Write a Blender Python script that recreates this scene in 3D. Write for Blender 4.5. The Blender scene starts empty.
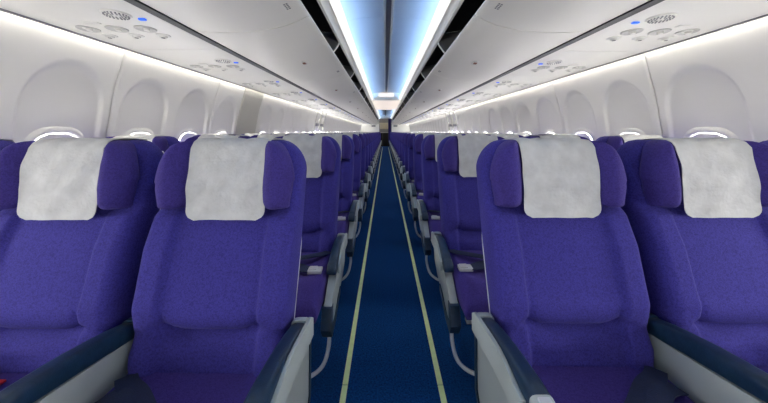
import bpy, bmesh, math, random
from mathutils import Vector
random.seed(7)
scene = bpy.context.scene
COL = scene.collection
PI = math.pi

# ---------------------------------------------------------------- camera
H = 1.12                       # eye height above the carpet
FPX = 290.0                    # focal length in pixels of the 768 x 403 frame
cam_data = bpy.data.cameras.new('camera')
cam = bpy.data.objects.new('camera', cam_data)
COL.objects.link(cam)
cam.location = (-0.034, 0.0, H)
cam.rotation_euler = (PI / 2, 0, 0)
cam_data.sensor_width = 36.0
cam_data.lens = 36.0 * FPX / 768.0
cam_data.shift_x = -1.0 / 768.0
cam_data.shift_y = -70.0 / 768.0
cam_data.clip_start = 0.02
cam_data.clip_end = 100
scene.camera = cam

# ---------------------------------------------------------------- world, exposure
world = bpy.data.worlds.new('world')
scene.world = world
world.use_nodes = True
world.node_tree.nodes['Background'].inputs[0].default_value = (0.9, 0.95, 1.0, 1)
world.node_tree.nodes['Background'].inputs[1].default_value = 1.0
vs = scene.view_settings
vs.view_transform = 'Standard'
vs.look = 'None'
vs.gamma = 1.0
vs.use_curve_mapping = False
vs.exposure = 1.62

COVE_LED = 5.0                # blue-white LED tape hidden in the ceiling coves
WASH_LED = 8.5
DAYLIGHT = 11.0
COVE_GLOW = 0.27                # glow added to the white cove moulding edge

YF, YE = -2.62, 20.4           # front bulkhead and rear bulkhead
PITCH = 0.787                  # seat pitch
NROW = 24
BINL = 1.34                    # length of one overhead bin
BIN0 = 1.40 - 3 * BINL
VAULT1 = (YF, 8.2)
FLATC = (8.2, 11.8)
VAULT2 = (11.8, YE)

# ---------------------------------------------------------------- materials
MATS = {}
def new_mat(name):
    m = bpy.data.materials.new(name)
    m.use_nodes = True
    nt = m.node_tree
    return m, nt, nt.nodes['Principled BSDF']

def setp(b, **kw):
    for k, v in kw.items():
        k = k.replace('_', ' ')
        if k in b.inputs:
            b.inputs[k].default_value = v

def mat(name, col, rough=0.5, var=0.08, scale=20.0, bump=0.0, bscale=200.0, metal=0.0, sheen=0.0, emit=None, estr=0.0, spec=0.5):
    m, nt, b = new_mat(name)
    setp(b, Roughness=rough, Metallic=metal)
    b.inputs['Specular IOR Level'].default_value = spec
    tc = nt.nodes.new('ShaderNodeTexCoord')
    n = nt.nodes.new('ShaderNodeTexNoise')
    n.inputs['Scale'].default_value = scale
    n.inputs['Detail'].default_value = 4
    nt.links.new(tc.outputs['Object'], n.inputs['Vector'])
    r = nt.nodes.new('ShaderNodeValToRGB')
    r.color_ramp.elements[0].position = 0.3
    r.color_ramp.elements[1].position = 0.7
    r.color_ramp.elements[0].color = tuple(c * (1 - var) for c in col[:3]) + (1,)
    r.color_ramp.elements[1].color = tuple(min(1, c * (1 + var)) for c in col[:3]) + (1,)
    nt.links.new(n.outputs['Fac'], r.inputs['Fac'])
    nt.links.new(r.outputs['Color'], b.inputs['Base Color'])
    if bump > 0:
        n2 = nt.nodes.new('ShaderNodeTexNoise')
        n2.inputs['Scale'].default_value = bscale
        n2.inputs['Detail'].default_value = 3
        nt.links.new(tc.outputs['Object'], n2.inputs['Vector'])
        bp = nt.nodes.new('ShaderNodeBump')
        bp.inputs['Strength'].default_value = bump
        bp.inputs['Distance'].default_value = 0.004
        nt.links.new(n2.outputs['Fac'], bp.inputs['Height'])
        nt.links.new(bp.outputs['Normal'], b.inputs['Normal'])
    if sheen > 0:
        b.inputs['Sheen Weight'].default_value = sheen
        b.inputs['Sheen Roughness'].default_value = 0.4
        b.inputs['Sheen Tint'].default_value = (0.6, 0.55, 1.0, 1)
    if emit:
        b.inputs['Emission Color'].default_value = tuple(emit) + (1,)
        b.inputs['Emission Strength'].default_value = estr
    MATS[name] = m
    return m

def fabric(name, dark, light, scale=170.0, sheen=0.25):
    """woven cloth with small squiggly flecks"""
    m, nt, b = new_mat(name)
    setp(b, Roughness=0.85)
    b.inputs['Specular IOR Level'].default_value = 0.2
    tc = nt.nodes.new('ShaderNodeTexCoord')
    n = nt.nodes.new('ShaderNodeTexNoise')
    n.inputs['Scale'].default_value = scale
    n.inputs['Detail'].default_value = 2
    n.inputs['Distortion'].default_value = 1.2
    nt.links.new(tc.outputs['Object'], n.inputs['Vector'])
    r = nt.nodes.new('ShaderNodeValToRGB')
    r.color_ramp.elements[0].position = 0.38
    r.color_ramp.elements[1].position = 0.56
    r.color_ramp.elements[0].color = tuple(dark) + (1,)
    r.color_ramp.elements[1].color = tuple(light) + (1,)
    nt.links.new(n.outputs['Fac'], r.inputs['Fac'])
    nt.links.new(r.outputs['Color'], b.inputs['Base Color'])
    bp = nt.nodes.new('ShaderNodeBump')
    bp.inputs['Strength'].default_value = 0.25
    bp.inputs['Distance'].default_value = 0.003
    nt.links.new(n.outputs['Fac'], bp.inputs['Height'])
    nt.links.new(bp.outputs['Normal'], b.inputs['Normal'])
    b.inputs['Sheen Weight'].default_value = sheen
    b.inputs['Sheen Roughness'].default_value = 0.4
    b.inputs['Sheen Tint'].default_value = (0.5, 0.45, 1.0, 1)
    MATS[name] = m
    return m

M_FAB = fabric('purple_fabric', (0.029, 0.024, 0.178), (0.050, 0.042, 0.275), 240.0, 0.10)
M_HEAD = fabric('violet_headrest_fabric', (0.037, 0.025, 0.160), (0.056, 0.039, 0.232), 240.0, 0.10)
M_CUSH = fabric('purple_cushion_fabric', (0.040, 0.025, 0.17), (0.060, 0.039, 0.235), 240.0, 0.10)
M_CLOTH = mat('white_cover_cloth', (0.55, 0.55, 0.55), 0.9, 0.10, 22.0, 0.5, 90.0)
M_NAVY = mat('navy_armrest_pad', (0.009, 0.030, 0.066), 0.34, 0.2, 60.0, 0.1, 300.0)
M_STRAP = mat('navy_webbing', (0.008, 0.018, 0.060), 0.7, 0.2, 200.0, 0.3, 500.0)
M_PANEL = mat('grey_plastic', (0.40, 0.45, 0.45), 0.45, 0.03, 8.0)
M_SHELL = mat('pale_shell_plastic', (0.60, 0.62, 0.66), 0.5, 0.03, 8.0)
M_BLACK = mat('black_plastic', (0.012, 0.013, 0.016), 0.5, 0.1)
M_METAL = mat('brushed_metal', (0.62, 0.62, 0.62), 0.3, 0.06, 60.0, metal=1.0)
M_WALL = mat('sidewall_plastic', (0.80, 0.79, 0.765), 0.45, 0.012, 5.0)
M_BLANK = mat('beige_blank_panel', (0.55, 0.54, 0.50), 0.45, 0.02, 5.0)
M_BIN = mat('bin_plastic', (0.84, 0.82, 0.745), 0.4, 0.012, 4.0)
M_PSU = mat('service_panel_plastic', (0.83, 0.815, 0.75), 0.42, 0.012, 6.0)
M_DISH = mat('lamp_dish_plastic', (0.77, 0.76, 0.71), 0.4, 0.02, 30.0)
M_DARK = mat('dark_bin_liner', (0.012, 0.012, 0.012), 0.8, 0.2)
M_DIV = mat('grey_divider', (0.20, 0.20, 0.20), 0.6, 0.05)
M_VAULT = mat('ceiling_panel_plastic', (0.74, 0.75, 0.79), 0.5, 0.012, 5.0)
M_MOLD = mat('cream_molding', (0.92, 0.90, 0.82), 0.4, 0.012, 5.0)
M_TRACK = mat('grey_track', (0.30, 0.30, 0.34), 0.5, 0.05)
M_STRIPE = mat('photoluminescent_strip', (0.78, 0.88, 0.42), 0.5, 0.06, 30.0)
M_COVE = mat('cove_led', (0.8, 0.9, 1.0), 0.5, 0.0, emit=(0.30, 0.56, 1.0), estr=COVE_LED)
M_WASH = mat('wash_led', (1, 1, 1), 0.5, 0.0, emit=(1.0, 0.965, 0.89), estr=WASH_LED)
M_PANE = mat('window_pane_daylight', (0.8, 0.82, 0.85), 0.3, 0.0, emit=(1.0, 0.985, 0.94), estr=DAYLIGHT)
M_BLUE = mat('lit_blue_button', (0.02, 0.12, 0.7), 0.4, 0.0, emit=(0.03, 0.18, 1.0), estr=0.25)
M_WARM = mat('lit_warm_panel', (1, 0.9, 0.8), 0.5, 0.0, emit=(1.0, 0.88, 0.79), estr=0.26)
M_COVE_GLOW = mat('added_cove_glow', (0.9, 0.9, 0.88), 0.4, 0.0, emit=(1.0, 0.975, 0.92), estr=COVE_GLOW)
M_BUCKLE = mat('silver_buckle', (0.66, 0.66, 0.66), 0.4, 0.05, metal=0.4)
M_LAMP = mat('lamp_recess_plastic', (0.58, 0.57, 0.53), 0.4, 0.02, 30.0)
M_RED = mat('red_tab', (0.55, 0.02, 0.02), 0.5, 0.05)
M_LATCH = mat('brown_latch', (0.22, 0.09, 0.05), 0.5, 0.1)
M_PRINT = mat('dark_print', (0.28, 0.28, 0.28), 0.6, 0.05)
M_GALLEY = mat('beige_galley', (0.52, 0.48, 0.38), 0.5, 0.1, 10.0)
M_GDARK = mat('dark_galley', (0.010, 0.010, 0.012), 0.6, 0.1, 10.0)
M_SIGN = mat('grey_sign', (0.25, 0.25, 0.27), 0.5, 0.1, 60.0)

def carpet():
    m, nt, b = new_mat('blue_carpet')
    setp(b, Roughness=0.95)
    b.inputs['Specular IOR Level'].default_value = 0.1
    tc = nt.nodes.new('ShaderNodeTexCoord')
    n = nt.nodes.new('ShaderNodeTexNoise'); n.inputs['Scale'].default_value = 130; n.inputs['Detail'].default_value = 3
    nt.links.new(tc.outputs['Object'], n.inputs['Vector'])
    r = nt.nodes.new('ShaderNodeValToRGB')
    r.color_ramp.elements[0].position = 0.32; r.color_ramp.elements[1].position = 0.68
    r.color_ramp.elements[0].color = (0.0025, 0.023, 0.095, 1)
    r.color_ramp.elements[1].color = (0.005, 0.066, 0.235, 1)
    nt.links.new(n.outputs['Fac'], r.inputs['Fac'])
    nt.links.new(r.outputs['Color'], b.inputs['Base Color'])
    bp = nt.nodes.new('ShaderNodeBump'); bp.inputs['Strength'].default_value = 0.5; bp.inputs['Distance'].default_value = 0.004
    nt.links.new(n.outputs['Fac'], bp.inputs['Height']); nt.links.new(bp.outputs['Normal'], b.inputs['Normal'])
    return m
M_CARPET = carpet()

# ---------------------------------------------------------------- mesh helpers
def finish(bm, name, material, smooth=True, angle=40):
    bmesh.ops.remove_doubles(bm, verts=bm.verts, dist=1e-5)
    bmesh.ops.recalc_face_normals(bm, faces=bm.faces)
    me = bpy.data.meshes.new(name)
    bm.to_mesh(me)
    bm.free()
    me.materials.append(material)
    if smooth:
        me.polygons.foreach_set('use_smooth', [True] * len(me.polygons))
        try:
            me.set_sharp_from_angle(angle=math.radians(angle))
        except Exception:
            pass
    return me

def link(name, me, parent=None, loc=(0, 0, 0), label=None):
    o = bpy.data.objects.new(name, me)
    COL.objects.link(o)
    o.location = loc
    if parent is not None:
        o.parent = parent
    if label:
        o['label'] = label
    return o

def tag(o, label=None, cat=None, group=None, kind=None):
    if label: o['label'] = label
    if cat: o['category'] = cat
    if group: o['group'] = group
    if kind: o['kind'] = kind
    return o

def quadgrid(bm, rows):
    for a, b in zip(rows[:-1], rows[1:]):
        for i in range(len(a) - 1):
            bm.faces.new((a[i], a[i + 1], b[i + 1], b[i]))

def box(bm, x0, x1, y0, y1, z0, z1, bevel=0.0):
    vs_ = [bm.verts.new((x, y, z)) for x in (x0, x1) for y in (y0, y1) for z in (z0, z1)]
    q = [(0, 1, 3, 2), (4, 6, 7, 5), (0, 4, 5, 1), (2, 3, 7, 6), (0, 2, 6, 4), (1, 5, 7, 3)]
    fs = [bm.faces.new([vs_[i] for i in f]) for f in q]
    if bevel > 0:
        es = list({e for f in fs for e in f.edges})
        bmesh.ops.bevel(bm, geom=es, offset=bevel, segments=2, affect='EDGES', profile=0.6)

def prism(bm, pts, a0, a1, axis='y', bevel=0.0):
    """closed 2-D outline extruded. axis y: pts are (x,z); axis x: pts are (y,z); axis z: pts are (x,y)"""
    def mk(p, a):
        if axis == 'y': return (p[0], a, p[1])
        if axis == 'x': return (a, p[0], p[1])
        return (p[0], p[1], a)
    A = [bm.verts.new(mk(p, a0)) for p in pts]
    B = [bm.verts.new(mk(p, a1)) for p in pts]
    n = len(pts)
    fs = [bm.faces.new(A), bm.faces.new(list(reversed(B)))]
    for i in range(n):
        fs.append(bm.faces.new((A[i], B[i], B[(i + 1) % n], A[(i + 1) % n])))
    if bevel > 0:
        es = list(set(fs[0].edges) | set(fs[1].edges))
        bmesh.ops.bevel(bm, geom=es, offset=bevel, segments=2, affect='EDGES', profile=0.6)

def thicken(pts, t):
    """open 2-D polyline -> closed outline, offset by t to its left"""
    off = []
    n = len(pts)
    for i in range(n):
        a = Vector(pts[max(i - 1, 0)]); b = Vector(pts[min(i + 1, n - 1)])
        d = (b - a).normalized()
        off.append((pts[i][0] - d.y * t, pts[i][1] + d.x * t))
    return list(pts) + off[::-1]

def smooth_poly(pts, n=6):
    """Catmull-Rom resampling of an open polyline"""
    out = []
    P = [Vector(p) for p in pts]
    for i in range(len(P) - 1):
        p0 = P[max(i - 1, 0)]; p1 = P[i]; p2 = P[i + 1]; p3 = P[min(i + 2, len(P) - 1)]
        for k in range(n):
            t = k / n
            q = 0.5 * ((2 * p1) + (-p0 + p2) * t + (2 * p0 - 5 * p1 + 4 * p2 - p3) * t * t + (-p0 + 3 * p1 - 3 * p2 + p3) * t ** 3)
            out.append(tuple(q))
    out.append(tuple(P[-1]))
    return out

def tube(bm, pts, r, n=8):
    P = [Vector(p) for p in pts]
    rings = []
    up = Vector((0.123, 0.31, 0.94)).normalized()
    for i, p in enumerate(P):
        d = (P[min(i + 1, len(P) - 1)] - P[max(i - 1, 0)]).normalized()
        a = d.cross(up).normalized()
        b = d.cross(a).normalized()
        rings.append([bm.verts.new(p + r * (math.cos(2 * PI * k / n) * a + math.sin(2 * PI * k / n) * b)) for k in range(n)])
    for A, B in zip(rings[:-1], rings[1:]):
        for k in range(n):
            bm.faces.new((A[k], A[(k + 1) % n], B[(k + 1) % n], B[k]))
    bm.faces.new(rings[0]); bm.faces.new(rings[-1][::-1])

def lathe(bm, prof, n, cx, cy, cz, sx=1.0, sy=1.0):
    """profile of (radius, height) about a vertical axis; last/first radius 0 closes"""
    rings = []
    for r, h in prof:
        if r < 1e-6:
            rings.append([bm.verts.new((cx, cy, cz + h))])
        else:
            rings.append([bm.verts.new((cx + sx * r * math.cos(2 * PI * k / n), cy + sy * r * math.sin(2 * PI * k / n), cz + h)) for k in range(n)])
    for A, B in zip(rings[:-1], rings[1:]):
        for k in range(n):
            a0, a1 = A[k % len(A)], A[(k + 1) % len(A)]
            b0, b1 = B[k % len(B)], B[(k + 1) % len(B)]
            vs_ = []
            for v in (a0, a1, b1, b0):
                if v not in vs_: vs_.append(v)
            if len(vs_) > 2: bm.faces.new(vs_)

def sstep(a, b, x):
    t = max(0.0, min(1.0, (x - a) / (b - a)))
    return t * t * (3 - 2 * t)

def interp(tab, x):
    if x <= tab[0][0]: return tab[0][1]
    for (a, va), (b, vb) in zip(tab[:-1], tab[1:]):
        if x <= b:
            t = (x - a) / (b - a)
            return va + (vb - va) * t
    return tab[-1][1]

def slab(s0, s1, wfun, front, back, mapf, nx, ns, r, rb=0.02):
    """pillow-like solid: half-width wfun(s), front / back depth functions of (x, s), rounded rim"""
    bm = bmesh.new()
    F, B = [], []
    for j in range(ns + 1):
        t = -1 + 2 * j / ns
        t = 0.6 * t + 0.4 * math.sin(t * PI / 2)
        s = s0 + (s1 - s0) * (t + 1) / 2
        w = max(wfun(s), 0.004)
        fr, br = [], []
        for i in range(nx + 1):
            u = -1 + 2 * i / nx
            u = 0.6 * u + 0.4 * math.sin(u * PI / 2)
            x = w * u
            de = min(w - abs(x), s - s0, s1 - s)
            def rec(rr):
                if de >= rr: return 0.0
                k = 1 - de / rr
                return rr * (1 - math.sqrt(max(0.0, 1 - k * k)))
            fr.append(bm.verts.new(mapf(x, front(x, s) + rec(r), s)))
            br.append(bm.verts.new(mapf(x, back(x, s) - rec(rb), s)))
        F.append(fr); B.append(br)
    quadgrid(bm, F)
    quadgrid(bm, [b[::-1] for b in B])
    for j in range(ns):
        bm.faces.new((F[j][0], F[j + 1][0], B[j + 1][0], B[j][0]))
        bm.faces.new((F[j + 1][-1], F[j][-1], B[j][-1], B[j + 1][-1]))
    for i in range(nx):
        bm.faces.new((F[0][i + 1], F[0][i], B[0][i], B[0][i + 1]))
        bm.faces.new((F[ns][i], F[ns][i + 1], B[ns][i + 1], B[ns][i]))
    return bm

# ================================================================ THE SETTING
# ---- floor
bm = bmesh.new(); box(bm, -1.80, 1.80, YF - 0.1, 23.2, -0.05, 0.0)
floor = link('floor', finish(bm, 'floor', M_CARPET, False))
tag(floor, 'dark blue carpet of the cabin floor', None, None, 'structure')

# ---- side walls: a curved outer skin, and one sculpted panel per window
WCURVE = [(-1.12, 1.60), (-0.75, 1.760), (-0.40, 1.770), (-0.2, 1.762), (0.0, 1.73), (0.25, 1.685), (0.47, 1.625), (0.60, 1.60)]
def wall_x(zr):
    return interp(WSM, zr)
WSM = smooth_poly(WCURVE, 8)
WP = 0.508
def wall(side, sname, first, blank, exits):
    sg = side
    prof = [(sg * (x + 0.035), H + z) for z, x in WSM] if True else None
    bm = bmesh.new()
    prism(bm, thicken(prof, -0.03 * sg), YF, YE, 'y')
    w = link('wall_' + sname, finish(bm, 'wall_skin', M_WALL))
    tag(w, None, None, None, 'structure')
    # lower dado strip
    bm = bmesh.new()
    low = [(sg * (wall_x(z) + 0.006), H + z) for z in [-1.12 + 0.05 * i for i in range(12)]]
    prism(bm, thicken(low, -0.02 * sg), YF, YE, 'y')
    link('dado_panel', finish(bm, 'dado_panel', M_WALL), w)

    def panel_mesh(kind, nw=1):
        bm = bmesh.new()
        L = nw * WP - 0.004
        nyy, nzz = 60 * nw, 72
        za, zb = -0.565, 0.59
        rows, back = [], []
        for j in range(nzz + 1):
            zr = za + (zb - za) * j / nzz
            row, brow = [], []
            for i in range(nyy + 1):
                yy = -L / 2 + L * i / nyy
                d = 0.0
                if kind == 'window':
                    # tall arched dish around and above the window
                    cz, top = 0.12, 0.355
                    hw = 0.195 + 0.02 * sstep(0.1, -0.3, zr)
                    ya = yy if nw == 1 else abs(yy) - WP / 2
                    if zr <= cz:
                        q = abs(ya) / hw
                    else:
                        q = math.sqrt((ya / hw) ** 2 + ((zr - cz) / (top - cz)) ** 2)
                    d = 0.016 * (1 - sstep(0.95, 1.03, q))
                elif kind == 'exit':
                    q = max(abs(yy) / 0.21, abs(zr + 0.05) / 0.46)
                    d = 0.02 * (1 - sstep(0.94, 1.0, q))
                e = L / 2 - abs(yy)
                d += 0.006 * (1 - sstep(0.0, 0.012, e))      # panel rim turns back at the joint
                row.append(bm.verts.new((sg * (wall_x(zr) + d), yy, H + zr)))
            rows.append(row)
        quadgrid(bm, rows)
        return finish(bm, 'sidewall_panel', M_BLANK if kind == 'blank' else M_WALL, True, 60)
    meshes = {k: panel_mesh(k) for k in ('window', 'blank', 'exit')}
    me_pair = panel_mesh('window', 2)

    def ring(a0, b0, a1, b1, d0, d1, material, nm, fill=False):
        """oval frame lying on the wall; depth measured outwards from the wall face"""
        bm = bmesh.new()
        n = 40
        cz = -0.172
        def pt(a, b, d, k):
            th = 2 * PI * k / n
            c, s = math.cos(th), math.sin(th)
            e = 2.0 / 2.9
            yy = a * math.copysign(abs(c) ** e, c); zz = cz + b * math.copysign(abs(s) ** e, s)
            return (sg * (wall_x(zz) + d), yy, H + zz)
        if fill:
            rr = []
            for f in (1.0, 0.66, 0.33, 0.02):
                rr.append([bm.verts.new(pt(a0 * f, b0 * f, d0, k)) for k in range(n)])
            for A, B in zip(rr[:-1], rr[1:]):
                for k in range(n): bm.faces.new((A[k], A[(k + 1) % n], B[(k + 1) % n], B[k]))
            bm.faces.new(rr[-1])
        else:
            secs = []
            m = 6
            for q in range(m + 1):
                t = q / m
                a = a0 + (a1 - a0) * t; b = b0 + (b1 - b0) * t
                d = d0 + (d1 - d0) * t - 0.009 * math.sin(PI * t)
                secs.append([bm.verts.new(pt(a, b, d, k)) for k in range(n)])
            for A, B in zip(secs[:-1], secs[1:]):
                for k in range(n): bm.faces.new((A[k], A[(k + 1) % n], B[(k + 1) % n], B[k]))
        return finish(bm, nm, material)
    me_ring = ring(0.160, 0.200, 0.115, 0.155, 0.017, 0.016, M_WALL, 'window_frame')
    me_shade = ring(0.125, 0.165, 0, 0, 0.0135, 0, M_PANE, 'window_pane', True)
    bm = bmesh.new()          # roller shade pulled down over the top of the pane
    rws = []
    for j in range(9):
        zz = -0.172 + 0.02 + (0.160 - 0.02) * j / 8
        hw = 0.122 * (max(0.0, 1 - ((zz + 0.172) / 0.163) ** 2.9)) ** (1 / 2.9)
        rws.append([bm.verts.new((sg * (wall_x(zz) + 0.0095), hw * (-1 + 2 * i / 8), H + zz)) for i in range(9)])
    quadgrid(bm, rws)
    me_roll = finish(bm, 'window_shade', M_WALL)
    bm = bmesh.new()
    box(bm, sg * 1.70 - 0.02, sg * 1.70 + 0.02, -0.13, 0.13, H + 0.13, H + 0.20, 0.008)
    me_handle = finish(bm, 'exit_handle', M_SIGN)
    bm = bmesh.new()
    for q in (-1, 1):
        pr = [(sg * (wall_x(-0.5 + 0.05 * i) - 0.012), H - 0.5 + 0.05 * i) for i in range(21)]
        prism(bm, thicken(pr, -0.03 * sg), q * 0.225 - 0.022, q * 0.225 + 0.022, 'y')
    me_exf = finish(bm, 'exit_frame', M_BLANK)
    def glaze(p, y):
        link('window_frame', me_ring, p, (0, y, 0))
        link('window_pane', me_shade, p, (0, y, 0))
        link('window_shade', me_roll, p, (0, y, 0))
    k = int((YF - first) / WP) + 1
    if k % 2 == 0: k += 1
    while first + (k + 1.5) * WP < YE + 0.3:
        pair = (k, k + 1)
        if blank not in pair and not set(pair) & set(exits):
            p = link('sidewall_panel', me_pair, w, (0, first + (k + 0.5) * WP, 0))
            glaze(p, -WP / 2); glaze(p, WP / 2)
        else:
            for j in pair:
                kind = 'blank' if j == blank else ('exit' if j in exits else 'window')
                p = link('sidewall_panel', meshes[kind], w, (0, first + j * WP, 0))
                if kind == 'window':
                    glaze(p, 0)
                elif kind == 'exit':
                    link('exit_handle', me_handle, p, label='grey handle cover of the overwing exit hatch')
                    link('exit_frame', me_exf, p)
                    link('window_pane', me_shade, p)
                    p['label'] = 'overwing exit hatch panel with a recessed frame'
                else:
                    p['label'] = 'beige grey wall panel without a window'
        k += 2
    return w
wall_left = wall(-1, 'left', 1.52, 4, (11, 12))
wall_left['label'] = 'white curved side wall of window panels, one of them blank beige'
wall_right = wall(1, 'right', 1.60, None, (11, 12))
wall_right['label'] = 'white curved side wall with a window in every panel'

# ---- ceiling
ceil = bpy.data.objects.new('ceiling', None); COL.objects.link(ceil)
tag(ceil, 'vaulted cabin ceiling with blue lit cove edges', None, None, 'structure')
VA = [(0.475, 0.95), (0.468, 1.00), (0.435, 1.045), (0.36, 1.085), (0.22, 1.108), (0.045, 1.115)]
VAS = smooth_poly(VA, 5)
def vault(y0, y1):
    n = max(1, round((y1 - y0) / BINL))
    L = (y1 - y0) / n
    for sg in (-1, 1):
        pr = [(sg * x, H + z) for x, z in VAS]
        bm = bmesh.new(); prism(bm, thicken(pr, 0.012 * (-1 if sg > 0 else 1) * -1), 0.002, L - 0.002, 'y')
        me = finish(bm, 'ceiling_panel', M_VAULT)
        for i in range(n):
            link('ceiling_panel', me, ceil, (0, y0 + i * L, 0))
    bm = bmesh.new()
    box(bm, -0.022, 0.022, y0, y1, H + 1.118, H + 1.135)
    link('ceiling_track', finish(bm, 'ceiling_track', M_TRACK, False), ceil)
    for sg in (-1, 1):
        bm = bmesh.new()
        box(bm, sg * 0.038 - 0.009, sg * 0.038 + 0.009, y0, y1, H + 1.082, H + 1.13, 0.004)
        link('track_rail', finish(bm, 'track_rail', M_MOLD), ceil)
vault(*VAULT1); vault(*VAULT2)
# lower flat stretch with an access panel made to glow for brightness, and its two faces
for nm, pts, y0, y1, m in (
        ('flat_ceiling_panel', [(-0.47, 0.90), (0.47, 0.90), (0.47, 1.16), (-0.47, 1.16)], FLATC[0] + 0.03, FLATC[1] - 0.03, M_VAULT),
        ('ceiling_header', [(-0.47, 0.885), (0.47, 0.885), (0.47, 1.17), (-0.47, 1.17)], FLATC[0] - 0.03, FLATC[0] + 0.03, M_MOLD),
        ('ceiling_header', [(-0.47, 0.885), (0.47, 0.885), (0.47, 1.17), (-0.47, 1.17)], FLATC[1] - 0.03, FLATC[1] + 0.03, M_MOLD)):
    bm = bmesh.new(); prism(bm, [(x, H + z) for x, z in pts], y0, y1, 'y')
    link(nm, finish(bm, nm, m, False), ceil)
bm = bmesh.new()
box(bm, -0.40, 0.40, FLATC[0] + 0.08, FLATC[1] - 0.08, H + 0.875, H + 0.90, 0.01)
link('added_glow_panel', finish(bm, 'added_glow_panel', M_WARM), ceil, label='warm white ceiling access panel with an added glow')
# skin above everything (closes the tube)
bm = bmesh.new()
sk = smooth_poly([(-1.75, 0.45), (-1.5, 0.85), (-1.0, 1.15), (0, 1.30), (1.0, 1.15), (1.5, 0.85), (1.75, 0.45)], 6)
prism(bm, thicken([(x, H + z) for x, z in sk], 0.03), YF, YE, 'y')
link('crown_skin', finish(bm, 'crown_skin', M_WALL), ceil)

# cove mouldings: the ledge that hides the LED tape
MOLD = [(0.470, 0.835), (0.452, 0.838), (0.430, 0.868), (0.408, 0.878), (0.412, 0.890), (0.440, 0.880), (0.470, 0.90)]
GLOW_EDGE = [(0.4075, 0.8785), (0.362, 0.915), (0.358, 0.935), (0.366, 0.938), (0.372, 0.922), (0.4115, 0.890)]
trims = []
for sg, i in ((-1, 1), (1, 2)):
    bm = bmesh.new(); prism(bm, [(sg * x, H + z) for x, z in MOLD], YF, YE, 'y')
    t = link('trim_%d' % i, finish(bm, 'cove_molding', M_MOLD, True, 30))
    tag(t, 'cream cove moulding along the ceiling edge, %s of the aisle facing the galley' % ('left' if sg < 0 else 'right'), None, None, 'structure')
    bm = bmesh.new(); prism(bm, [(sg * x, H + z) for x, z in GLOW_EDGE], YF, YE, 'y')  # moulding edge given its own glow to whiten the cove and vault
    link('added_cove_glow', finish(bm, 'added_cove_glow', M_COVE_GLOW, True, 30), t, label='white cove moulding edge with an added glow')
    for (a, b) in (VAULT1, VAULT2):
        bm = bmesh.new()
        prism(bm, [(sg * 0.440, H + 0.884), (sg * 0.466, H + 0.902), (sg * 0.463, H + 0.906), (sg * 0.437, H + 0.888)], a + 0.03, b - 0.03, 'y')
        link('led_tape', finish(bm, 'led_tape', M_COVE, False), t, label='blue white LED tape in the cove')
    # sidewall wash light above the wall panels
    bm = bmesh.new()
    box(bm, sg * 1.585 - 0.014, sg * 1.585 + 0.014, YF, YE, H + 0.565, H + 0.575)
    t2 = link('trim_%d' % (i + 2), finish(bm, 'wash_light', M_WASH, False))
    tag(t2, 'white strip light tucked above the window panels, %s of the aisle' % ('left' if sg < 0 else 'right'), None, None, 'structure')

# ---- bulkheads
bm = bmesh.new(); box(bm, -1.80, 1.80, YF - 0.06, YF, 0, H + 1.3)
tag(link('wall_front', finish(bm, 'wall_front', M_WALL, False)), 'white bulkhead behind the viewer', None, None, 'structure')
wb = bpy.data.objects.new('wall_back', None); COL.objects.link(wb)
tag(wb, 'white rear bulkhead either side of the galley doorway', None, None, 'structure')
for nm, a in (('bulkhead_panel', (-1.80, -0.40, 0, H + 1.3)), ('bulkhead_panel', (0.40, 1.80, 0, H + 1.3)), ('lintel', (-0.40, 0.40, H + 0.93, H + 1.3))):
    bm = bmesh.new(); box(bm, a[0], a[1], YE, YE + 0.05, a[2], a[3])
    link(nm, finish(bm, nm, M_WALL, False), wb)
for x0 in (-0.98, 0.56):
    bm = bmesh.new(); box(bm, x0, x0 + 0.28, YE - 0.02, YE, H + 0.33, H + 0.45, 0.005)
    link('sign_plate', finish(bm, 'sign_plate', M_SIGN), wb, label='small grey sign plate')
for sg in (-1, 1):
    bm = bmesh.new(); box(bm, sg * 0.42 - 0.02, sg * 0.42 + 0.02, YE - 0.03, YE + 0.06, 0, H + 0.95, 0.005)
    link('door_jamb', finish(bm, 'door_jamb', M_SIGN), wb)
# galley vestibule shell
wg = bpy.data.objects.new('wall_galley', None); COL.objects.link(wg)
tag(wg, 'dim walls around the galley behind the doorway', None, None, 'structure')
for a in ((-1.2, -1.15, YE + 0.05, 23.1, 0, 2.3), (1.15, 1.2, YE + 0.05, 23.1, 0, 2.3), (-1.2, 1.2, 23.1, 23.15, 0, 2.3), (-1.2, 1.2, YE + 0.05, 23.15, 2.3, 2.35)):
    bm = bmesh.new(); box(bm, *a); link('wall_panel', finish(bm, 'wall_panel', M_GALLEY, False), wg)

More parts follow.
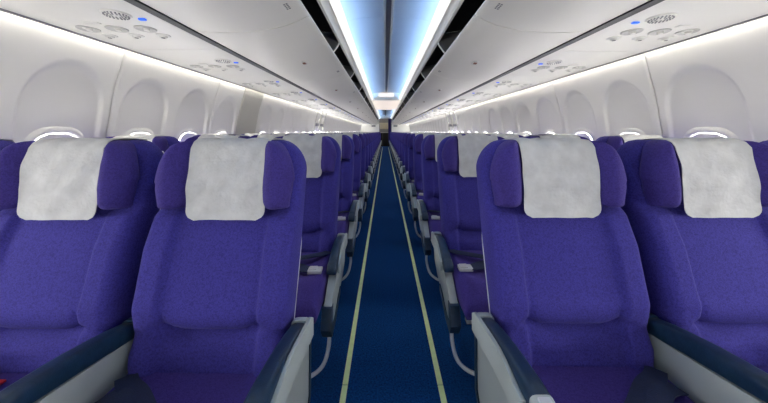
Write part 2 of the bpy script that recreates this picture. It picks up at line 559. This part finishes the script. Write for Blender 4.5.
# ================================================================ SEATS
BASE = [(0.40, -0.030), (0.47, -0.055), (0.515, -0.050), (0.562, -0.028), (0.63, -0.036), (0.78, 0.006), (0.86, 0.046), (0.90, 0.085), (1.00, 0.118), (1.11, 0.132)]
def back_w(z):
    if z > 0.98:
        k = min(1.0, (z - 0.98) / 0.112)
        return 0.2165 - 0.094 * (1 - math.sqrt(max(0, 1 - k * k)))
    return interp([(0.42, 0.204), (0.60, 0.214), (0.80, 0.2165), (1.0, 0.2165)], z)
def back_front(x, z):
    y = interp(BASE, z)
    ax = abs(x)
    lo = 1 - sstep(0.84, 0.90, z)
    y += 0.018 * (1 - sstep(0.122, 0.150, ax)) * lo                # centre panel sits back between the bolsters
    y += 0.005 * math.exp(-((ax - 0.132) / 0.006) ** 2) * lo      # stitched seam
    zc = 0.556 + 0.022 * sstep(0.07, 0.15, ax)
    y += 0.020 * math.exp(-((z - zc) / 0.010) ** 2) * (1 - sstep(0.135, 0.17, ax))   # lumbar crease
    y -= 0.010 * math.exp(-((z - zc - 0.045) / 0.030) ** 2) * (1 - sstep(0.10, 0.16, ax))
    y += 0.012 * math.exp(-((z - 0.885) / 0.012) ** 2)            # tuck under the headrest
    y += 0.0028 * math.sin(60 * z + 14 * x) * math.sin(31 * x + 4) * (1 - sstep(0.52, 0.62, z))
    return y
def back_back(x, z):
    return interp([(0.36, 0.060), (0.6, 0.100), (0.9, 0.195), (1.0, 0.220), (1.11, 0.215)], z)
ME_BACK = finish(slab(0.385, 1.091, back_w, back_front, back_back, lambda x, d, s: (x, d, s), 76, 84, 0.030, 0.03), 'backrest', M_FAB, True, 80)

HZ0, HZ1 = 0.888, 1.093
def head_w(z):
    if z > 0.965:
        k = min(1.0, (z - 0.965) / (HZ1 - 0.965))
        return 0.207 - 0.092 * (1 - math.sqrt(max(0, 1 - k ** 2.0)))
    return 0.192 + 0.011 * sstep(HZ0, 0.96, z)
def head_front(x, z):
    y = interp([(0.885, 0.052), (0.95, 0.050), (1.02, 0.060), (1.11, 0.085)], z)
    ax = abs(x)
    y -= 0.036 * sstep(0.108, 0.155, ax)       # wings come forward
    y += 0.020 * sstep(0.155, 0.203, ax)
    y += 0.006 * math.exp(-((ax - 0.112) / 0.008) ** 2)
    return y
def head_back(x, z):
    return head_front(0.0, z) + 0.062 - 0.012 * sstep(0.15, 0.19, abs(x))
ME_HEAD = finish(slab(HZ0, HZ1, head_w, head_front, head_back, lambda x, d, s: (x, d, s), 44, 36, 0.026, 0.020), 'headrest', M_HEAD, True, 80)

def cover_mesh(ph):
    bm = bmesh.new()
    hw = 0.117
    path = []
    nz = 26
    for j in range(nz + 1):
        z = 0.858 + (1.070 - 0.858) * j / nz
        path.append((head_front(0, max(z, 0.90)) - 0.007 - 0.006 * sstep(0.93, 0.86, z), z))
    y0 = path[-1][0]
    path += [(y0 + 0.010, 1.087), (y0 + 0.028, 1.0955), (y0 + 0.060, 1.0975), (y0 + 0.10, 1.0965), (0.222, 1.091), (0.236, 1.07), (0.240, 1.02), (0.238, 0.97)]
    nx = 26
    rows = []
    for j, (y, z) in enumerate(path):
        w = hw
        front = j <= nz
        if front and z < 0.888:
            k = (0.888 - z) / 0.028
            w = hw - 0.026 * (1 - math.sqrt(max(0, 1 - k * k)))
        row = []
        for i in range(nx + 1):
            u = -1 + 2 * i / nx
            x = w * u
            wob = 0.0020 * math.sin(37 * x + ph + 21 * z) * math.sin(44 * z + 2 * ph) + 0.0016 * math.sin(70 * x - 50 * z + ph)
            edge = -0.003 * sstep(0.85, 1.0, abs(u))
            zz = z + (0.0025 * math.sin(9 * u + ph) if z > 1.082 else 0)
            row.append(bm.verts.new((x, y + (wob + edge if front else 0.0), zz)))
        rows.append(row)
    quadgrid(bm, rows)
    bmesh.ops.recalc_face_normals(bm, faces=bm.faces)
    bmesh.ops.solidify(bm, geom=list(bm.faces), thickness=0.0018)
    return finish(bm, 'headrest_cover', M_CLOTH, True, 70)
ME_COVERS = [cover_mesh(p) for p in (0.3, 1.9, 3.7, 5.1)]

def shell_w(z):
    return back_w(min(z, 1.09)) + 0.004
ME_SHELL = finish(slab(0.37, 1.050, lambda z: back_w(z) - 0.006 - 0.008 * sstep(0.74, 0.82, z), lambda x, z: back_back(x, z) - 0.035, lambda x, z: back_back(x, z) + 0.018,
                       lambda x, d, s: (x, d, s), 20, 40, 0.012, 0.015), 'back_shell', M_SHELL, True, 70)

def cush_w(s):
    return 0.2175
def cush_top(x, s):      # s: 0 rear .. 1 front ; depth measured downwards
    y = 0.0
    y += 0.012 * (1 - sstep(0.10, 0.19, abs(x))) * (1 - sstep(0.30, 0.46, s))
    y += 0.050 * sstep(0.32, 0.47, s) ** 1.5
    y += 0.003 * math.exp(-((abs(x) - 0.165) / 0.006) ** 2)
    return y
ME_CUSH = finish(slab(0.0, 0.47, cush_w, cush_top, lambda x, s: 0.125, lambda x, d, s: (x, 0.005 - s, 0.478 - d), 40, 40, 0.040, 0.02), 'seat_cushion', M_CUSH, True, 80)

def rail_section(bm, stations, hw, material=None):
    """rounded box swept along y; stations: (y, ztop, zbottom, halfwidth)"""
    rings = []
    for (y, zt, zb, w) in stations:
        r = min(0.012, (zt - zb) * 0.45, w * 0.6)
        pts = []
        for cx, cz, a0 in ((w - r, zt - r, 0), (-(w - r), zt - r, 90), (-(w - r), zb + r * 0.4, 180), (w - r, zb + r * 0.4, 270)):
            for k in range(4):
                a = math.radians(a0 + 30 * k)
                rz = r if a0 < 180 else r * 0.4
                pts.append((cx + r * math.cos(a), y, cz + rz * math.sin(a)))
        rings.append([bm.verts.new(p) for p in pts])
    n = len(rings[0])
    for A, B in zip(rings[:-1], rings[1:]):
        for k in range(n): bm.faces.new((A[k], A[(k + 1) % n], B[(k + 1) % n], B[k]))
    bm.faces.new(rings[0]); bm.faces.new(rings[-1][::-1])

def arm_set(AT, slope, droop):
    """pad, caps, button, inner panel and aisle end panel for one armrest height"""
    def T(y): return AT - slope * (y + 0.02) - droop * sstep(-0.10, -0.30, y)
    K = 1.0 if slope > 0.05 else 0.84
    def st(y, dt, db, w): return (y * K if y < 0 else y, T(y) + dt, T(y) + db, w)
    bm = bmesh.new()
    rail_section(bm, [st(0.012, -0.010, -0.040, 0.019), st(0.005, -0.003, -0.046, 0.022), st(-0.05, 0.003, -0.046, 0.022), st(-0.10, 0.005, -0.044, 0.022), st(-0.15, 0.006, -0.044, 0.022),
                      st(-0.20, 0.004, -0.044, 0.022), st(-0.25, 0.001, -0.044, 0.022), st(-0.285, -0.004, -0.044, 0.022), st(-0.292, -0.010, -0.044, 0.020)], 0.022)
    pad = finish(bm, 'armrest', M_NAVY, True, 50)
    bm = bmesh.new()
    rail_section(bm, [st(0.060, -0.030, -0.070, 0.019), st(0.050, -0.008, -0.070, 0.0225), st(0.030, 0.001, -0.070, 0.023), st(0.010, 0.001, -0.070, 0.023)], 0.023)
    capr = finish(bm, 'armrest_rear_cap', M_PANEL, True, 50)
    bm = bmesh.new()
    rail_section(bm, [st(-0.289, -0.005, -0.052, 0.023), st(-0.318, -0.012, -0.054, 0.023), st(-0.334, -0.024, -0.054, 0.022), st(-0.339, -0.036, -0.050, 0.018)], 0.023)
    capf = finish(bm, 'armrest_front_cap', M_PANEL if slope > 0.05 else M_NAVY, True, 50)
    bm = bmesh.new(); z = T(-0.305); box(bm, -0.012, 0.012, -0.314, -0.296, z - 0.011, z - 0.004, 0.003)
    but = finish(bm, 'recline_button', M_SHELL)
    bm = bmesh.new()
    prism(bm, [(0.05, T(0.05) - 0.044), (0.06, 0.40), (-0.22, 0.40), (-0.29, 0.45), (-0.322 * K, T(-0.322) - 0.05)], -0.0185, 0.0185, 'x', 0.004)
    inner = finish(bm, 'armrest_panel', M_PANEL, True, 30)
    bm = bmesh.new()
    if slope > 0.05:
        pts = [(0.045, T(0.045) - 0.044), (0.050, 0.50), (0.045, 0.33), (0.0, 0.275), (-0.20, 0.262), (-0.265, 0.285), (-0.305, 0.36), (-0.322, 0.47), (-0.326, T(-0.326) - 0.046)]
        out = [(0.053, T(0.05) - 0.060), (0.062, 0.50), (0.057, 0.325), (0.006, 0.264), (-0.20, 0.250), (-0.277, 0.275)]
        inn = [(-0.255, 0.292), (-0.195, 0.268), (-0.004, 0.281), (0.040, 0.335), (0.045, 0.50), (0.040, T(0.04) - 0.060)]
    else:
        pts = [(0.048, T(0.048) - 0.044), (0.056, 0.46), (0.030, 0.39), (-0.06, 0.345), (-0.20, 0.310), (-0.30, 0.268), (-0.375, 0.262), (-0.400, 0.300), (-0.375, 0.370), (-0.315, 0.415), (-0.255, 0.445), (-0.225, T(-0.225) - 0.044)]
        out = [(-0.155, 0.312), (-0.20, 0.300), (-0.30, 0.256), (-0.38, 0.250), (-0.412, 0.298), (-0.385, 0.372)]
        inn = [(-0.350, 0.375), (-0.370, 0.30), (-0.355, 0.288), (-0.31, 0.292), (-0.21, 0.330), (-0.15, 0.345)]
    prism(bm, pts, -0.016, 0.019, 'x', 0.004)
    end = finish(bm, 'end_panel', M_PANEL, True, 30)
    bm = bmesh.new()
    prism(bm, out + inn, -0.021, 0.0225, 'x', 0.003)
    edge = finish(bm, 'edge_trim', M_NAVY, True, 30)
    capn = capr.copy(); capn.materials.clear(); capn.materials.append(M_NAVY)
    plates = {}
    for sg in (-1, 1):
        bm = bmesh.new()
        ys = [0.052, 0.03, 0.0, -0.05, -0.10, -0.15, -0.20, -0.24, -0.275]
        top = [(y, T(y) + (0.002 if y > -0.16 else 0.002 - 0.030 * sstep(-0.14, -0.28, y)) - (0.012 if y > 0.04 else 0)) for y in ys]
        bot = [(y, T(y) - 0.062 - 0.01 * sstep(-0.05, -0.25, y)) for y in ys]
        top = [(y * K if y < 0 else y, z) for y, z in top]; bot = [(y * K if y < 0 else y, z) for y, z in bot]
        prism(bm, top + bot[::-1], sg * 0.0215, sg * 0.0315, 'x', 0.003)
        plates[sg] = finish(bm, 'side_plate', M_PANEL, True, 40)
    return dict(plates=plates, capn=capn, pad=pad, capr=capr, capf=capf, button=but, inner=inner, end=end, edge=edge)
ARM0 = arm_set(0.582, 0.15, 0.0)
ARM1 = arm_set(0.545, -0.02, 0.022)
def bracket_mesh():
    bm = bmesh.new()
    c = smooth_poly([(0.045, 0.545), (0.070, 0.62), (0.110, 0.70), (0.140, 0.75)], 4)
    prism(bm, thicken(c, -0.035), -0.014, 0.014, 'x', 0.004)
    return finish(bm, 'armrest_bracket', M_NAVY, True, 40)
ME_BRACKET = bracket_mesh()

def luggage_bar(sg):
    bm = bmesh.new()
    pts = smooth_poly([(sg * 0.2425, -0.345, 0.275), (sg * 0.246, -0.355, 0.20), (sg * 0.220, -0.365, 0.115), (sg * 0.15, -0.368, 0.066), (sg * 0.06, -0.368, 0.058), (-sg * 0.262, -0.368, 0.058)], 6)
    tube(bm, pts, 0.0085, 10)
    return finish(bm, 'luggage_bar', M_SHELL, True, 60)
ME_BAR = {s: luggage_bar(s) for s in (-1, 1)}
def bar_straight(sg):
    bm = bmesh.new(); tube(bm, [(sg * 0.217, -0.368, 0.058), (-sg * 0.262, -0.368, 0.058)], 0.0085, 10)
    return finish(bm, 'luggage_bar', M_SHELL)
ME_BARS = {s: bar_straight(s) for s in (-1, 1)}
def frame_mesh():
    bm = bmesh.new()
    box(bm, -0.218, 0.218, -0.30, -0.26, 0.33, 0.365, 0.006)
    box(bm, -0.218, 0.218, -0.02, 0.02, 0.33, 0.365, 0.006)
    box(bm, -0.20, -0.17, -0.40, 0.10, 0.34, 0.372, 0.004)
    box(bm, 0.17, 0.20, -0.40, 0.10, 0.34, 0.372, 0.004)
    return finish(bm, 'seat_frame', M_BLACK, True, 30)
ME_FRAME = frame_mesh()
def leg_mesh(front):
    bm = bmesh.new()
    if front:
        prism(bm, [(-0.295, 0.335), (-0.262, 0.335), (-0.255, 0.0), (-0.305, 0.0)], -0.016, 0.016, 'x', 0.003)
        tube(bm, [(0, -0.368, 0.058), (0, 0.0, 0.058)], 0.010, 8)
    else:
        prism(bm, [(-0.018, 0.335), (0.018, 0.335), (0.100, 0.0), (0.055, 0.0)], -0.016, 0.016, 'x', 0.003)
    return finish(bm, 'leg', M_SHELL, True, 30)
ME_LEGF, ME_LEGR = leg_mesh(True), leg_mesh(False)

def strap_mesh(sg, front):
    """both belt halves lying over the cushion; sg points to the buckle side"""
    bm = bmesh.new()
    def ribbon(pts, w):
        pts = smooth_poly(pts, 6)
        rows = []
        for i, p in enumerate(pts):
            a = Vector(pts[max(i - 1, 0)]); b = Vector(pts[min(i + 1, len(pts) - 1)])
            d = (b - a); d.z = 0; d.normalize()
            s = Vector((-d.y, d.x, 0)) * w / 2
            P = Vector(p)
            rows.append([bm.verts.new(P - s), bm.verts.new(P + s), bm.verts.new(P + s + Vector((0, 0, 0.003))), bm.verts.new(P - s + Vector((0, 0, 0.003)))])
        for A, B in zip(rows[:-1], rows[1:]):
            for k in range(4): bm.faces.new((A[k], A[(k + 1) % 4], B[(k + 1) % 4], B[k]))
        bm.faces.new(rows[0]); bm.faces.new(rows[-1][::-1])
    if front:      # gathered towards the far armrest
        ribbon([(-sg * 0.19, -0.06, 0.477), (-sg * 0.15, -0.10, 0.489), (-sg * 0.10, -0.13, 0.491), (-sg * 0.02, -0.19, 0.479), (sg * 0.06, -0.235, 0.475)], 0.046)
        ribbon([(-sg * 0.185, -0.12, 0.481), (-sg * 0.12, -0.15, 0.499), (-sg * 0.06, -0.20, 0.487), (sg * 0.06, -0.245, 0.481)], 0.046)
    else:
        ribbon([(-sg * 0.19, -0.06, 0.477), (-sg * 0.13, -0.12, 0.484), (-sg * 0.02, -0.18, 0.477), (sg * 0.08, -0.23, 0.479), (sg * 0.145, -0.275, 0.483)], 0.046)
        ribbon([(sg * 0.19, -0.06, 0.477), (sg * 0.16, -0.11, 0.486), (sg * 0.10, -0.15, 0.490), (sg * 0.04, -0.18, 0.489), (sg * 0.01, -0.22, 0.487), (sg * 0.06, -0.265, 0.487), (sg * 0.145, -0.285, 0.487)], 0.046)
    return finish(bm, 'seat_belt', M_STRAP, True, 50)
ME_BELT = {(s, f): strap_mesh(s, f) for s in (-1, 1) for f in (False, True)}
def buckle_mesh(sg):
    bm = bmesh.new()
    box(bm, -0.032, 0.032, -0.024, 0.024, 0.0, 0.016, 0.005)
    box(bm, -0.026, 0.010, -0.018, 0.018, 0.014, 0.021, 0.003)
    return finish(bm, 'buckle', M_BUCKLE, True, 40)
ME_BUCKLE = buckle_mesh(1)

bm = bmesh.new(); box(bm, -0.02, 0.02, -0.03, 0.03, 0, 0.006, 0.002)
ME_TAG = finish(bm, 'belt_tag', M_RED)

ORD = ['front', 'second', 'third', 'fourth', 'fifth', 'sixth', 'seventh', 'eighth', 'ninth', 'tenth']
SX = {-1: [0.522, 1.012, 1.500], 1: [0.507, 0.992, 1.477]}
KIND = ['aisle', 'middle', 'window']
GAP = 0.2425
def armrest(seat, x, arm, end=False, sg=1):
    a = link('armrest', arm['pad'], seat, (x, 0, 0))
    link('armrest_rear_cap', arm['capr'] if end else arm['capn'], a)
    link('armrest_front_cap', arm['capf'], a)
    if arm is ARM0:
        link('recline_button', arm['button'], a)
    if end:
        p = link('end_panel', arm['end'], seat, (x, 0, 0), label='pale grey aisle-side end panel')
        link('edge_trim', arm['edge'], p)
        link('side_plate', arm['plates'][sg], a)
    else:
        link('armrest_panel', arm['inner'], a)
        link('armrest_bracket', ME_BRACKET, a)
    return a

def seat(side, col, row):
    x = side * SX[side][col]
    y = (0.82 if side < 0 else 0.843) + row * PITCH
    s = bpy.data.objects.new('airline_seat', None); COL.objects.link(s)
    s.location = (x, y, 0)
    aside = -side                       # local direction of the aisle
    sd = 'left' if side < 0 else 'right'
    if row < len(ORD):
        lab = 'purple %s seat in the %s row, %s of the aisle facing the galley' % (KIND[col], ORD[row], sd)
    else:
        lab = 'purple %s seat beyond the tenth row, %s of the aisle facing the galley' % (KIND[col], sd)
        s['group'] = '%s seats beyond the tenth row, %s of the aisle' % (KIND[col], sd)
    tag(s, lab, 'seat')
    if 'group' not in s:
        s['group'] = 'purple seats in rows along the aisle'
    link('backrest', ME_BACK, s)
    link('back_shell', ME_SHELL, s, label='pale grey plastic back shell')
    link('headrest', ME_HEAD, s)
    c = link('headrest_cover', random.choice(ME_COVERS), s, (random.uniform(-0.005, 0.005) + (0.010 if side < 0 else 0.004), 0, 0), label='white cloth headrest cover')
    link('seat_cushion', ME_CUSH, s)
    link('seat_frame', ME_FRAME, s)
    b = link('seat_belt', ME_BELT[(aside, row == 0)], s, label='navy lap belt webbing')
    k = link('buckle', ME_BUCKLE, b, (aside * (0.085 if row == 0 else 0.168), -0.242 if row == 0 else -0.280, 0.477), label='silver belt buckle')
    k.rotation_euler = (0, 0, random.uniform(-0.3, 0.3))
    if row == 0 and col == 1 and side < 0:
        link('belt_tag', ME_TAG, b, (-0.02, -0.10, 0.474), label='red belt tag')
    arm = ARM0 if row == 0 else ARM1
    if row < 14 or col != 1:
        if col == 0:
            armrest(s, aside * GAP, arm, True, aside)
        armrest(s, -aside * GAP if col < 2 else -aside * 0.236, arm)
    if col == 0:
        link('luggage_bar', ME_BAR[aside], s)
    else:
        link('luggage_bar', ME_BARS[aside], s)
    lx = aside * 0.05 if col == 0 else (0.0 if col == 1 else -aside * 0.05)
    link('leg', ME_LEGF, s, (lx, 0, 0)); link('leg', ME_LEGR, s, (lx, 0, 0))
    return s

for row in range(NROW):
    for side in (-1, 1):
        for col in range(3):
            s = seat(side, col, row)

# ================================================================ OVERHEAD BINS
BUCK = smooth_poly([(0.956, 0.490), (0.92, 0.483), (0.80, 0.478), (0.66, 0.484), (0.53, 0.506), (0.44, 0.540), (0.404, 0.562)], 5)
def bucket_mesh(sg):
    bm = bmesh.new()
    pr = [(sg * x, H + z) for x, z in BUCK]
    prism(bm, thicken(pr, -0.012 * sg), 0.004, BINL - 0.004, 'y', 0.0)
    return finish(bm, 'bucket', M_BIN, True, 40)
def rim_mesh(sg):
    bm = bmesh.new()
    prism(bm, [(sg * x, H + z) for x, z in ((0.408, 0.551), (0.398, 0.561), (0.400, 0.569), (0.414, 0.567))], 0.004, BINL - 0.004, 'y')
    return finish(bm, 'bucket_rim', M_PSU, True, 20)
def liner_mesh(sg):
    bm = bmesh.new()
    pr = [(0.436, 0.558), (0.53, 0.525), (0.66, 0.502), (0.90, 0.502), (1.05, 0.56), (1.18, 0.72), (1.10, 0.90), (0.80, 0.96), (0.52, 0.93), (0.475, 0.87)]
    pr = smooth_poly(pr, 3)
    prism(bm, thicken([(sg * x, H + z) for x, z in pr], 0.008 * sg), 0.014, BINL - 0.014, 'y')
    return finish(bm, 'bin_liner', M_DARK, True, 40)
def divider_mesh(sg):
    bm = bmesh.new()
    pts = [(0.478, 0.905), (0.463, 0.862), (0.478, 0.815), (0.522, 0.752), (0.60, 0.665), (0.72, 0.59), (0.90, 0.525), (1.10, 0.60), (1.19, 0.74), (1.10, 0.91), (0.80, 0.97)]
    prism(bm, [(sg * x, H + z) for x, z in pts], -0.009, 0.009, 'y')
    return finish(bm, 'divider', M_DIV, False)
def edge_mesh(sg):
    bm = bmesh.new()
    pts = [(0.475, 0.895), (0.458, 0.862), (0.473, 0.812), (0.518, 0.748), (0.597, 0.660), (0.72, 0.584)]
    prism(bm, thicken([(sg * x, H + z) for x, z in pts], 0.008 * sg), -0.013, 0.013, 'y')
    return finish(bm, 'divider_edge', M_BIN, True, 30)
def latch_mesh(sg):
    bm = bmesh.new()
    lathe(bm, [(0, -0.004), (0.6, -0.004), (1.0, -0.002), (1.05, 0.004), (0, 0.004)], 20, 0, 0, 0, 0.022, 0.05)
    return finish(bm, 'latch', M_DISH, True, 40)
def latch_tab(sg):
    bm = bmesh.new(); box(bm, -0.010, 0.010, -0.022, 0.010, -0.010, -0.003, 0.002)
    return finish(bm, 'latch_tab', M_LATCH)
def placard_mesh(sg):
    bm = bmesh.new()
    for i in range(4):
        for j in range(2):
            box(bm, sg * 0.0 - 0.016 + j * 0.018, -0.004 + j * 0.018 - 0.0, -0.045 + i * 0.024, -0.030 + i * 0.024, -0.0012, 0.0)
    return finish(bm, 'placard', M_PRINT, False)
def above(y0, y1, sg):
    r0 = [k for k in range(len(ORD)) if y0 <= (0.86 if sg < 0 else 0.90) + k * PITCH < y1]
    if not r0: return 'ahead of the front row' if y1 < 1.0 else 'beyond the tenth row'
    if len(r0) == 1: return 'over the %s row' % ORD[r0[0]]
    return 'over the %s and %s rows' % (ORD[r0[0]], ORD[r0[-1]])
nb = int((YE - BIN0) / BINL)
for sg in (-1, 1):
    sd = 'left' if sg < 0 else 'right'
    mb, mr, ml, md, mdg, mlt, mtab, mpl = (f(sg) for f in (bucket_mesh, rim_mesh, liner_mesh, divider_mesh, edge_mesh, latch_mesh, latch_tab, placard_mesh))
    for i in range(nb):
        y = BIN0 + i * BINL
        b = bpy.data.objects.new('overhead_bin', None); COL.objects.link(b)
        b.location = (0, y, 0)
        tag(b, 'open overhead bin %s, %s of aisle facing galley' % (above(y, y + BINL, sg), sd), 'overhead bin', 'overhead bins %s of the aisle' % sd)
        k = link('bucket', mb, b)
        link('bucket_rim', mr, k)
        la = link('latch', mlt, k, (sg * 0.605, BINL / 2, H + 0.489)); la.rotation_euler = (0, sg * 0.14, 0)
        lt = link('latch_tab', mtab, k, (sg * 0.605, BINL / 2 - 0.01, H + 0.488)); lt.rotation_euler = (0, sg * 0.14, 0); lt['label'] = 'brown latch tab'
        link('bin_liner', ml, b, label='black bin interior')
        d = link('divider', md, b, (0, 0, 0)); link('divider_edge', mdg, d)
        p = link('placard', mpl, k, (sg * 0.452, BINL - 0.16, H + 0.5345), label='small printed row placard'); p.rotation_euler = (0, sg * 0.36, 0); p.scale = (0.6, 0.6, 1)

# tabs on the latches (sub-parts of the bucket)
# ================================================================ PASSENGER SERVICE UNITS
PZ = 0.487
def psu_parts(sg):
    """panel seen from below; local origin above the seat row"""
    bm = bmesh.new()
    pr = [(0.998, PZ + 0.030), (1.000, PZ + 0.004), (1.010, PZ), (1.545, PZ - 0.002), (1.558, PZ + 0.004), (1.560, PZ + 0.04)]
    prism(bm, thicken([(sg * x, H + z) for x, z in pr], -0.010 if sg < 0 else 0.010), -PITCH / 2 + 0.002, PITCH / 2 - 0.002, 'y')
    panel = finish(bm, 'service_panel', M_PSU, True, 30)
    bm = bmesh.new()
    box(bm, min(sg * 1.551, sg * 1.5615), max(sg * 1.551, sg * 1.5615), -PITCH / 2, PITCH / 2, H + PZ - 0.007, H + PZ + 0.006)
    seal = finish(bm, 'edge_seal', M_SIGN, False)
    bm = bmesh.new()
    lathe(bm, [(0, -0.006), (0.030, -0.006), (0.048, -0.004), (0.052, 0.001), (0.052, 0.004), (0, 0.004)], 28, 0, 0, 0)
    dots = []
    spk = finish(bm, 'speaker_grille', M_PSU, True, 40)
    bm = bmesh.new()
    for q in range(3):
        r = 0.018 + 0.011 * q; n = 8 + 6 * q
        for k in range(n):
            a = 2 * PI * k / n
            lathe(bm, [(0, -0.0085), (0.0032, -0.0085), (0.0032, -0.0035), (0, -0.0035)], 6, r * math.cos(a), r * math.sin(a), 0)
    holes = finish(bm, 'grille_holes', M_PRINT, False)
    bm = bmesh.new()      # recessed reading lamp: raised rim, sunken cone, lens
    lathe(bm, [(0.044, 0.002), (0.043, -0.003), (0.038, -0.005), (0.034, -0.003), (0.028, 0.0), (0.012, 0.001), (0, 0.001)], 28, 0, 0, 0)
    lamp = finish(bm, 'reading_lamp', M_LAMP, True, 40)
    bm = bmesh.new()
    lathe(bm, [(0, -0.010), (0.010, -0.010), (0.013, -0.006), (0.013, 0.0)], 16, 0.006, 0, 0)
    lens = finish(bm, 'lens', M_PSU, True, 40)
    bm = bmesh.new()      # gasper nozzle
    lathe(bm, [(0.032, 0.002), (0.031, -0.002), (0.027, -0.004), (0.019, -0.003), (0.016, -0.011), (0.012, -0.013), (0.009, -0.010), (0, -0.010)], 24, 0, 0, 0)
    gasp = finish(bm, 'air_nozzle', M_DISH, True, 40)
    bm = bmesh.new()
    lathe(bm, [(0, -0.0125), (0.0085, -0.0125), (0.0085, -0.008), (0, -0.008)], 14, 0, 0, 0)
    gh = finish(bm, 'nozzle_hole', M_BLACK, False)
    bm = bmesh.new(); box(bm, -0.014, 0.014, -0.008, 0.008, -0.006, 0.002, 0.003)
    blue = finish(bm, 'call_button', M_BLUE)
    bm = bmesh.new(); box(bm, -0.030, 0.030, -0.013, 0.013, -0.003, 0.002, 0.002)
    slot = finish(bm, 'sign_lens', M_DISH)
    return panel, seal, spk, holes, lamp, lens, gasp, gh, blue, slot
for sg in (-1, 1):
    sd = 'left' if sg < 0 else 'right'
    panel, seal, spk, holes, lamp, lens, gasp, gh, blue, slot = psu_parts(sg)
    for row in range(-4, NROW + 1):
        y = (1.325 if sg < 0 else 1.365) + row * PITCH
        if y - PITCH / 2 < YF or y + PITCH / 2 > YE: continue
        u = bpy.data.objects.new('passenger_service_unit', None); COL.objects.link(u)
        u.location = (0, y, 0)
        tag(u, 'white panel of lamps and air nozzles %s, %s of aisle' % ('in front of the front row' if row < -1 else ('over the front row' if row < 0 else ('behind the %s row headrests' % ORD[row] if row < len(ORD) else 'beyond the tenth row')), sd), 'service panel', 'service panels %s of the aisle' % sd)
        link('edge_seal', seal, link('service_panel', panel, u), label='dark edge seal')
        z = H + PZ - 0.002
        g = link('speaker_grille', spk, u, (sg * 1.145, -0.125, z)); link('grille_holes', holes, g, label='dark grille perforations')
        for x in (1.165, 1.30, 1.435):
            l = link('reading_lamp', lamp, u, (sg * x, 0.045, z)); link('lens', lens, l)
            a = link('air_nozzle', gasp, u, (sg * (x - 0.010), 0.142, z)); link('nozzle_hole', gh, a)
        link('call_button', blue, u, (sg * 1.080, -0.075, z), label='lit blue call button')
        link('sign_lens', slot, u, (sg * 1.34, -0.030, z))
    # dark joint between the service panels and the bins
    bm = bmesh.new()
    box(bm, min(sg * 0.9585, sg * 0.9975), max(sg * 0.9585, sg * 0.9975), YF, YE, H + 0.4835, H + 0.53)
    t = link('trim_%d' % (5 if sg < 0 else 6), finish(bm, 'joint_seal', M_BLACK, False))
    tag(t, 'black rubber joint between overhead bins and service panels, %s of the aisle' % sd, None, None, 'structure')

# ================================================================ FLOOR PATH STRIPS
bm = bmesh.new(); box(bm, -0.012, 0.012, 0.002, 1.196, 0.0, 0.004)
ME_SEG = finish(bm, 'strip_segment', M_STRIPE, False)
for sg in (-1, 1):
    t = bpy.data.objects.new('floor_path_strip', None); COL.objects.link(t)
    t.location = (sg * 0.210, 0, 0)
    tag(t, 'pale yellow-green glow strip along the carpet, %s edge of the aisle facing the galley' % ('left' if sg < 0 else 'right'), 'floor strip')
    for i in range(-2, 17):
        link('strip_segment', ME_SEG, t, (0, 0.08 + 1.2 * i, 0))

# ================================================================ FAR END
g = bpy.data.objects.new('galley_unit', None); COL.objects.link(g); g.location = (0, 22.0, 0)
tag(g, 'galley of beige lockers over dark trolley doors beyond the doorway', 'galley')
for nm, a, m in (('trolley_door', (-0.60, -0.21, 0, 0.5, 0.0, 1.02), M_GDARK), ('trolley_door', (-0.20, 0.20, 0, 0.5, 0.0, 1.02), M_GDARK), ('trolley_door', (0.21, 0.60, 0, 0.5, 0.0, 1.02), M_GDARK),
                 ('worktop', (-0.62, 0.62, -0.03, 0.5, 1.025, 1.06), M_METAL),
                 ('locker', (-0.60, -0.21, 0.0, 0.5, 1.30, 1.78), M_GALLEY), ('locker', (-0.20, 0.20, 0.0, 0.5, 1.30, 1.78), M_GALLEY), ('locker', (0.21, 0.60, 0.0, 0.5, 1.30, 1.78), M_GALLEY),
                 ('oven_panel', (-0.60, 0.60, 0.06, 0.5, 1.06, 1.30), M_SIGN), ('top_panel', (-0.60, 0.60, 0.02, 0.5, 1.79, 2.28), M_SIGN)):
    bm = bmesh.new(); box(bm, *a, 0.006); link(nm, finish(bm, nm, m), g)
bm = bmesh.new(); box(bm, -0.3, 0.3, 20.75, 21.25, 2.27, 2.30, 0.006)  # glowing panel added out of view to brighten the galley
gl = link('added_galley_fill', finish(bm, 'added_galley_fill', mat('galley_fill_glow', (1, 0.95, 0.85), 0.5, 0.0, emit=(1.0, 0.93, 0.80), estr=3.0)))
tag(gl, 'added warm white glow panel brightening the galley', 'added glow panel')
# gathered curtain hanging in the doorway
bm = bmesh.new()
n = 36
A, B = [], []
for i in range(n + 1):
    x = 0.20 + 0.20 * i / n; y = 0.018 * math.sin(i * 1.15)
    A.append(bm.verts.new((x, y, 0.35))); B.append(bm.verts.new((x, y, 2.03)))
quadgrid(bm, [A, B])
bmesh.ops.solidify(bm, geom=list(bm.faces), thickness=0.004)
cu = link('curtain', finish(bm, 'curtain', M_HEAD), None, (0, YE + 0.12, 0))
tag(cu, 'gathered purple curtain at one side of the galley doorway', 'curtain')
bm = bmesh.new(); tube(bm, [(-0.40, 0, 2.035), (0.40, 0, 2.035)], 0.010, 8)
link('curtain_rail', finish(bm, 'curtain_rail', M_METAL), cu)
# lit panel on the first ceiling header
bm = bmesh.new(); box(bm, -0.21, 0.21, -0.02, 0.0, 0.02, 0.125, 0.006)
ex = link('lit_sign', finish(bm, 'lit_sign', M_WARM), None, (0, FLATC[0] - 0.03, H + 0.955))
tag(ex, 'warm white lit panel on the ceiling header over the aisle', 'light panel')
